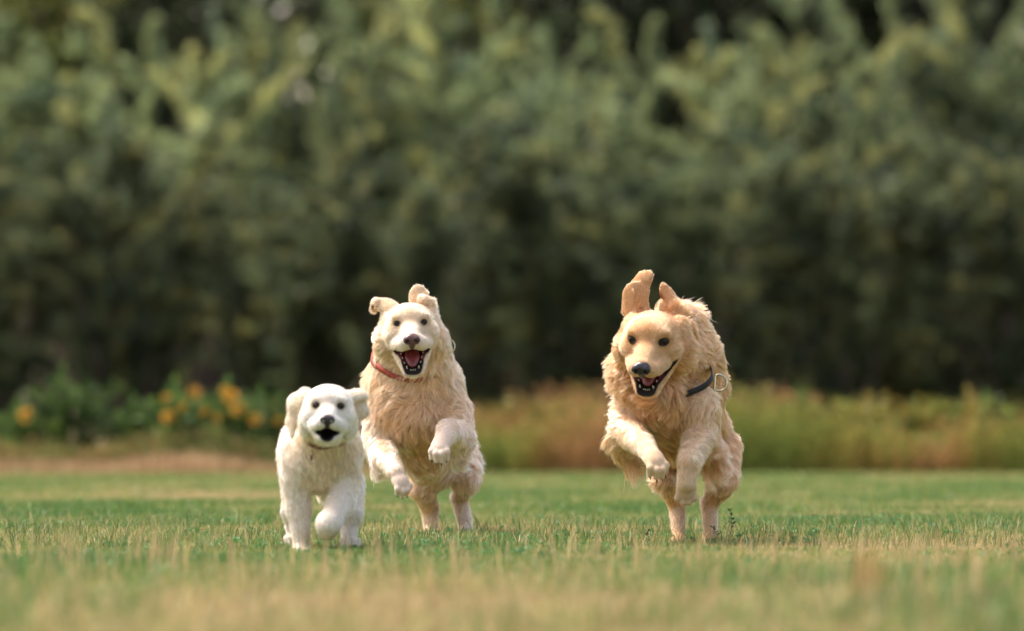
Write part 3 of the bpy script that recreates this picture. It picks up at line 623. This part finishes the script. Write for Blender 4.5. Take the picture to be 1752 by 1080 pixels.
class Dog:
    def __init__(s, D0, px0, label, cat):
        s.D0 = D0; s.S = FPX / D0; s.root = empty(label[0], P(px0, HY, D0)); s.root.location.z = 0; s.off = np.array(s.root.location)
        tag(s.root, label[1], cat); s.cl = Clay(.0034)
    def q(s, px, py, dy): return P(px, py, s.D0 + dy)
    def rc(s, a, b, ra, rb, k=.03, fl=.03, fd=None, flat=None, **kw):
        A, B = s.q(*a), s.q(*b)
        s.cl.add(f_rc(A, B, ra / s.S, rb / s.S, flat), k, fl, (B - A) if fd is None else fd, **kw)
    def el(s, c, r, k=.03, fl=.03, fd=(0, 0, -1), axes=None, **kw):
        s.cl.add(f_el(s.q(*c), (r[0] / s.S, r[2], r[1] / s.S), axes), k, fl, fd, **kw)
    def finish(s, hairs, seed, **kw):
        pos, q = s.cl.build(); A = s.cl.attrs(pos)
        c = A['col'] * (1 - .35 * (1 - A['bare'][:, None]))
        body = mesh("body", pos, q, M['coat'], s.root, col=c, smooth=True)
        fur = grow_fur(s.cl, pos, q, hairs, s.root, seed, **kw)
        for o in s.root.children:                # geometry was made in world space: shift it under the root
            d = o.data
            if o.type == 'MESH':
                a = np.empty(len(d.vertices) * 3, np.float32); d.vertices.foreach_get("co", a)
                d.vertices.foreach_set("co", (a.reshape(-1, 3) - s.off).astype(np.float32).ravel()); d.update()
            elif o.type == 'CURVES':
                a = np.empty(len(d.points) * 3, np.float32); d.points.foreach_get("position", a)
                d.points.foreach_set("position", (a.reshape(-1, 3) - s.off).astype(np.float32).ravel())
        return body

# ------------------------------------------------------------------ dog: cream adult with open mouth
def dog_cream():
    d = Dog(20.45, 715, ("dog", "cream golden retriever leaping with mouth wide open, red collar and flapping ears"), "dog")
    cr, gd, wh = (.88, .65, .44), (.80, .50, .28), (.91, .73, .58)  # outer legs whitened, chest browned: pale feathering plus light put into coat colour
    d.rc((712, 705, -.06), (734, 742, .16), 68, 58, .05, .055, (0, .5, -1), col=gd, wave=1.1)
    d.rc((734, 742, .16), (758, 772, .40), 57, 44, .05, .040, (0, 1, -.6), col=gd)
    d.el((700, 690, -.12), (58, 62, .11), .05, .060, (0, .1, -1), col=gd, wave=1.4, lift=.5)
    d.el((662, 665, -.05), (36, 50, .10), .04, .050, (-.3, .4, -1), col=cr, lift=.5)
    d.el((758, 682, -.03), (34, 58, .12), .04, .048, (.45, .4, -.9), col=cr, lift=.5)
    d.rc((708, 655, -.08), (704, 590, -.17), 72, 58, .04, .045, (0, .5, -1), col=cr, lift=.45)
    # forelegs
    d.rc((662, 705, -.10), (648, 755, -.12), 34, 26, .03, .030, col=wh)
    d.rc((648, 755, -.12), (654, 785, -.20), 21, 18, .02, .035, col=wh, lift=.5)
    d.rc((656, 772, -.20), (676, 808, -.34), 18, 14, .015, .024, (-.3, .6, -1), col=wh, wave=.7, dens=1.8)
    d.rc((645, 765, -.10), (648, 800, -.10), 16, 12, .02, .045, (-.1, .3, -1), col=wh, lift=.5)
    paw(d.cl, d.root, d.q(685, 824, -.36), d.q(694, 840, -.37) - d.q(680, 812, -.35), (.5, -1, .35), 1.05, wh, curl=.2)
    d.rc((772, 705, -.10), (783, 745, -.16), 34, 27, .03, .030, col=cr)
    d.rc((783, 746, -.16), (768, 736, -.32), 22, 18, .015, .028, (0, .5, -1), col=wh, wave=.8, dens=1.8)
    d.rc((768, 736, -.32), (757, 757, -.40), 18, 15, .012, .009, col=wh, wave=.4, dens=1.8)
    d.rc((785, 750, -.14), (786, 785, -.10), 20, 13, .02, .050, (.1, .2, -1), col=wh, lift=.5)
    paw(d.cl, d.root, d.q(753, 764, -.42), (-.10, -.75, -.70), (-.05, -.7, .72), 1.12, wh, curl=.7)
    # belly and hind legs
    d.rc((722, 770, .0), (738, 800, .22), 38, 34, .04, .05, (0, .2, -1), col=gd)
    d.rc((748, 795, .18), (756, 812, .22), 24, 14, .03, .060, (.15, 0, -1), col=wh, wave=1.4, lift=.4)
    d.rc((745, 790, .36), (722, 838, .22), 36, 19, .03, .025, col=gd)
    d.rc((722, 838, .22), (735, 868, .37), 20, 15, .02, .016, col=gd, wave=.5)
    d.rc((735, 866, .37), (738, 907, .36), 15, 12, .012, .020, (0, .1, -1), col=cr, wave=.5, dens=1.8)
    paw(d.cl, d.root, d.q(738, 910, .335), (0, -1, -.15), (0, 0, 1), .95, cr, claws=False)
    d.rc((785, 776, .38), (799, 818, .26), 30, 20, .03, .060, (.6, .2, -1), col=wh, lift=.6, wave=1.3)
    d.rc((798, 822, .26), (787, 852, .38), 19, 14, .02, .016, col=gd, wave=.5)
    d.rc((786, 850, .38), (798, 907, .36), 14, 11, .012, .020, (0, 0, -1), col=wh, wave=.3, dens=1.5)
    paw(d.cl, d.root, d.q(799, 910, .335), (.05, -1, -.15), (0, 0, 1), .95, wh, claws=False)
    d.rc((770, 765, .50), (775, 740, .72), 16, 11, .02, .060, (0, .6, -1), col=cr, lift=.6)      # tail
    hd = Head(d.q(702, 556, -.27), R(2), R(5), R(-3), 1.12)
    fc, mz, ck = (.82, .62, .42), (.86, .72, .57), (.82, .61, .39)
    build_head(d.cl, d.root, hd, R(40), fc, mz, ck, 1.0, M['nose_pink'], eye_r=.0098)
    # ears thrown up: left one folded outwards, right one upright with its tip bent over
    ear = (.80, .57, .36); kw = dict(col=ear, lift=.25, wave=.5, dens=2.5)
    d.rc((680, 540, -.22), (660, 524, -.22), 19, 14, .012, .014, flat=(nrm([.3, -.6, 1]), 1.6), **kw)
    d.rc((662, 522, -.22), (644, 519, -.21), 12, 9, .008, .012, flat=(nrm([0, -1, .5]), 1.5), **kw)
    d.rc((644, 518, -.22), (640, 528, -.21), 8.5, 7.5, .006, .009, **kw); d.cl.cut(f_rc(d.q(637, 529, -.245), d.q(640, 524, -.215), .008, .006), .003)
    d.cl.paint.append((f_rc(d.q(637, 530, -.24), d.q(640, 524, -.215), .009, .007)[0], (.36, .17, .07), 0, .003))
    d.rc((684, 550, -.22), (672, 532, -.22), 17, 15, .015, .016, **kw); d.rc((728, 548, -.22), (734, 526, -.22), 16, 12, .015, .016, **kw)
    d.rc((722, 536, -.22), (716, 506, -.22), 20, 16, .012, .011, flat=(nrm([0, -1, .1]), 4.0), **kw)
    d.rc((718, 506, -.22), (716, 499, -.22), 15, 11, .008, .010, flat=(nrm([0, -1, .1]), 4.0), **kw)
    d.rc((722, 512, -.245), (738, 518, -.225), 9, 7, .006, .014, flat=(nrm([0, -1, .6]), 1.6), **kw)
    band("collar", d.q(702, 620, -.125), (.16, -.50, 1), .138, .139, (1, 0, 0), .022, .004, M['red_collar'], d.root)
    ring = dring("collar_ring", d.q(766, 592, -.20), (.3, -1, .2), (0, .2, 1), .026, .0028, M['ring'], d.root)
    d.finish(160000, 11)

# ------------------------------------------------------------------ dog: golden adult in mid leap
def dog_golden():
    d = Dog(19.05, 1150, ("dog", "deep golden retriever leaping with head lowered, dark collar with large ring"), "dog")
    gd, dk, wh = (.76, .43, .21), (.60, .30, .125), (.86, .60, .38)  # dk also paints in chest shade, wh the light on paler outer feathering
    d.rc((1140, 690, -.05), (1168, 690, .20), 62, 60, .05, .060, (0, .4, -1), col=dk, wave=1.2)
    d.rc((1168, 690, .20), (1203, 745, .45), 58, 46, .05, .045, (.2, 1, -.6), col=gd)
    d.rc((1128, 605, -.15), (1170, 615, .02), 52, 60, .04, .055, (.4, 1, -.3), col=gd, lift=.5)
    d.rc((1168, 600, -.02), (1195, 660, .10), 48, 48, .04, .045, (.5, 1, -.7), col=gd, lift=.45)
    d.el((1082, 636, -.14), (36, 44, .08), .03, .055, (-.5, .5, -.7), col=gd, lift=.6, wave=1.3)
    d.el((1125, 672, -.16), (44, 46, .09), .04, .065, (.1, .2, -1), col=dk, lift=.45, wave=1.4)
    # forelegs
    d.rc((1084, 705, -.10), (1072, 745, -.12), 32, 24, .03, .045, (-.5, .3, -1), col=wh, lift=.5)
    d.rc((1074, 735, -.14), (1100, 760, -.32), 22, 16, .02, .034, (-.2, .5, -1), col=wh, wave=.8, dens=1.8)
    d.rc((1100, 760, -.32), (1116, 782, -.40), 16, 15, .012, .009, col=wh, wave=.3, dens=1.8)
    d.rc((1062, 752, -.10), (1074, 792, -.06), 18, 4, .02, .105, (.22, .25, -1), col=gd, lift=.30, wave=1.6, dens=2.5)
    paw(d.cl, d.root, d.q(1120, 788, -.42), (.36, -.55, -.75), (.25, -.8, .6), 1.18, wh, curl=.5)
    d.rc((1192, 700, -.10), (1202, 755, -.10), 38, 27, .03, .040, (.2, .2, -1), col=wh, lift=.45)
    d.rc((1195, 748, -.14), (1180, 790, -.27), 23, 18, .02, .034, (.1, .6, -1), col=wh, wave=.8, dens=1.8)
    d.rc((1180, 790, -.27), (1175, 826, -.27), 18, 17, .012, .008, col=wh, wave=.3, dens=1.8)
    d.rc((1210, 762, -.08), (1214, 800, -.04), 22, 6, .02, .095, (-.12, .2, -1), col=gd, lift=.3, wave=1.5, dens=2.5)
    paw(d.cl, d.root, d.q(1174, 838, -.25), (0, .30, -1), (0, -1, -.25), 1.15, wh, curl=.0, claws=False)
    # belly, hind legs, tail
    d.rc((1140, 735, .05), (1165, 775, .30), 46, 36, .04, .055, (0, .2, -1), col=dk)
    d.rc((1150, 785, .32), (1137, 818, .20), 34, 22, .03, .040, (-.4, .2, -1), col=wh, lift=.45)
    d.rc((1137, 818, .20), (1158, 862, .32), 20, 13, .02, .022, col=gd, wave=.5)
    d.rc((1158, 860, .32), (1162, 920, .27), 14, 11, .012, .014, (0, 0, -1), col=wh, wave=.3, dens=1.5)
    paw(d.cl, d.root, d.q(1162, 926, .24), (-.05, -1, -.15), (0, 0, 1), 1.05, gd, claws=False)
    d.rc((1228, 770, .40), (1236, 822, .26), 36, 22, .03, .050, (.4, .2, -1), col=gd, lift=.45)
    d.rc((1238, 822, .26), (1214, 862, .34), 22, 14, .02, .020, col=gd, wave=.5)
    d.rc((1214, 860, .34), (1216, 918, .28), 14, 11, .012, .014, (0, 0, -1), col=wh, wave=.3, dens=1.5)
    paw(d.cl, d.root, d.q(1217, 924, .25), (.05, -1, -.15), (0, 0, 1), 1.05, gd, claws=False)
    d.rc((1235, 770, .52), (1256, 765, .62), 14, 9, .02, .045, (.3, .3, -1), col=wh, lift=.5)       # tail
    d.rc((1256, 765, .62), (1259, 750, .70), 9, 6, .02, .03, (.1, .2, 1), col=wh, lift=.4)
    hd = Head(d.q(1117, 575, -.30), R(-14), R(22), R(4), 1.18)
    fc, mz, ck = (.70, .385, .18), (.74, .45, .24), (.70, .375, .165)
    build_head(d.cl, d.root, hd, R(30), fc, mz, ck, 1.0, M['nose_dark'], eye_r=.0130, smile=.026, e=.0445)
    ear = (.66, .34, .15); kw = dict(col=ear, lift=.25, wave=.5, dens=2.5)
    d.rc((1092, 530, -.23), (1088, 502, -.22), 20, 20, .010, .010, flat=(nrm([.25, -1, .1]), 5), **kw)
    d.rc((1076, 530, -.24), (1076, 506, -.235), 14, 12, .012, .014, flat=(nrm([-.5, -1, .1]), 4), **kw)
    d.rc((1089, 500, -.22), (1102, 477, -.20), 19, 15, .010, .010, flat=(nrm([.1, -1, .4]), 5), **kw)
    d.rc((1103, 474, -.205), (1109, 471, -.20), 11, 9, .008, .009, flat=(nrm([.1, -1, .5]), 4), **kw)
    d.cl.cut(f_rc(d.q(1089, 524, -.262), d.q(1092, 492, -.25), .016, .013), .008)
    d.rc((1144, 524, -.18), (1135, 496, -.17), 18, 10, .012, .012, flat=(nrm([.4, -1, .1]), 4.5), **kw)
    d.rc((1150, 522, -.17), (1142, 502, -.165), 13, 9, .010, .016, **kw)
    d.cl.cut(f_rc(d.q(1125, 503, -.20), d.q(1133, 514, -.19), .008, .008), .004)
    d.cl.paint.append((f_rc(d.q(1125, 503, -.19), d.q(1133, 514, -.18), .010, .010)[0], (.26, .09, .04), .0, .004))
    d.rc((1150, 550, -.14), (1178, 556, .00), 30, 28, .03, .055, (.6, .4, .7), col=gd, lift=.5, wave=1.4)
    d.rc((1172, 560, -.22), (1180, 575, -.20), 12, 8, .014, .035, (.6, .2, -.8), col=ear, lift=.5, wave=1.2, dens=2)
    band("collar", d.q(1148, 653, -.09), (-.26, -.55, 1), .140, .119, (1, 0, 0), .022, .003, M['black_collar'], d.root)
    dring("collar_ring", d.q(1230, 655, -.165), (.15, -1, .1), (.05, .1, 1), .027, .0038, M['ring'], d.root)
    d.finish(180000, 23)

# ------------------------------------------------------------------ dog: white puppy
def puppy():
    d = Dog(17.95, 548, ("puppy", "small white puppy trotting at the left, one forepaw raised off the grass"), "puppy")
    wh, chin_shade = (.88, .765, .63), (.78, .60, .40)
    d.rc((548, 785, -.04), (546, 785, .24), 58, 54, .05, .030, (0, .3, -1), col=wh, wave=.7)
    d.el((512, 775, -.03), (33, 55, .10), .04, .032, (0, .2, -1), col=wh, wave=1.0)
    d.el((584, 775, -.03), (33, 55, .10), .04, .032, (0, .2, -1), col=wh, wave=1.0)
    d.el((548, 775, -.08), (42, 45, .07), .04, .036, (0, .1, -1), col=wh, wave=1.2)
    d.rc((552, 765, -.10), (559, 722, -.20), 46, 36, .03, .022, (0, .4, -1), col=chin_shade, wave=.8)  # neck beige: shadow under the chin put into the coat colour
    d.rc((507, 812, -.06), (511, 870, -.05), 26, 19, .02, .024, (0, 0, -1), col=wh, wave=.5)
    d.rc((511, 870, -.05), (516, 930, -.06), 19, 14, .02, .016, (0, 0, -1), col=wh, wave=.4)
    paw(d.cl, d.root, d.q(516, 942, -.075), (.02, -1, -.2), (0, 0, 1), 1.05, wh, claws=False)
    d.rc((589, 812, -.06), (584, 860, -.10), 25, 21, .02, .024, (0, 0, -1), col=wh, wave=.5)
    d.rc((583, 862, -.11), (563, 898, -.20), 22, 19, .02, .012, (-.2, 0, -1), col=wh, wave=.4)
    d.rc((562, 896, -.20), (559, 910, -.10), 20, 15, .015, .012, (0, .5, -1), col=wh, wave=.4)
    paw(d.cl, d.root, d.q(560, 908, -.08), (0, .8, -.6), (0, -.6, -.8), .8, wh, claws=False)
    d.rc((590, 830, .20), (602, 880, .12), 34, 20, .03, .018, (0, 0, -1), col=wh, wave=.5)
    d.rc((600, 880, .14), (597, 920, .10), 17, 13, .02, .012, (0, 0, -1), col=wh, wave=.4)
    paw(d.cl, d.root, d.q(599, 931, .05), (.05, -1, .35), (0, .35, 1), 1.0, wh, claws=False, pads=True)
    d.rc((506, 825, .22), (498, 875, .22), 26, 15, .03, .018, (0, 0, -1), col=wh, wave=.5)
    d.rc((498, 875, .22), (502, 912, .26), 15, 12, .02, .012, (0, 0, -1), col=wh, wave=.4)
    paw(d.cl, d.root, d.q(502, 922, .24), (0, -1, 0), (0, 0, 1), .9, wh, claws=False)
    d.rc((550, 800, .34), (553, 850, .42), 12, 7, .02, .03, (0, .1, -1), col=wh)                   # tail
    hd = Head(d.q(562, 700, -.27), R(1), R(0), R(2), .92)
    build_head(d.cl, d.root, hd, R(11), (.92, .83, .71), (.92, .85, .75), (.92, .81, .67), .8, M['nose_dark'], eye_r=.0115, puppy=True, cheek=.88, lining=(.02, .012, .014))
    kw = dict(col=(.86, .69, .48), lift=.3, wave=.6, dens=2)
    d.rc((522, 680, -.22), (508, 692, -.20), 17, 17, .014, .012, flat=(nrm([-.7, -1, .2]), 1.6), **kw)
    d.rc((508, 692, -.20), (499, 722, -.20), 16, 12, .012, .012, flat=(nrm([-.7, -1, 0]), 1.7), **kw)
    d.rc((499, 722, -.20), (498, 744, -.22), 10, 5, .01, .012, flat=(nrm([-.7, -1, 0]), 1.5), **kw)
    d.rc((594, 679, -.22), (616, 678, -.18), 14, 13, .014, .012, flat=(nrm([.3, -.6, 1]), 1.6), **kw)
    d.rc((612, 682, -.18), (619, 704, -.18), 15, 13, .012, .012, flat=(nrm([.5, -1, .1]), 1.8), **kw)
    d.rc((619, 704, -.18), (606, 720, -.19), 11, 7, .010, .012, flat=(nrm([.5, -1, -.2]), 1.6), **kw)
    d.cl.paint.append((f_rc(d.q(616, 688, -.21), d.q(616, 704, -.21), .007, .007)[0], (.62, .44, .40), .0, .008))
    band("collar", d.q(556, 748, -.15), (0, -.45, 1), .069, .073, (1, 0, 0), .016, .003, M['brown_collar'], d.root)
    cone("collar_tag", d.q(533, 778, -.25), d.q(533, 788, -.25), .004, M['brown_collar'], d.root, tip=.8)
    d.finish(120000, 31)

dog_cream(); dog_golden(); puppy()
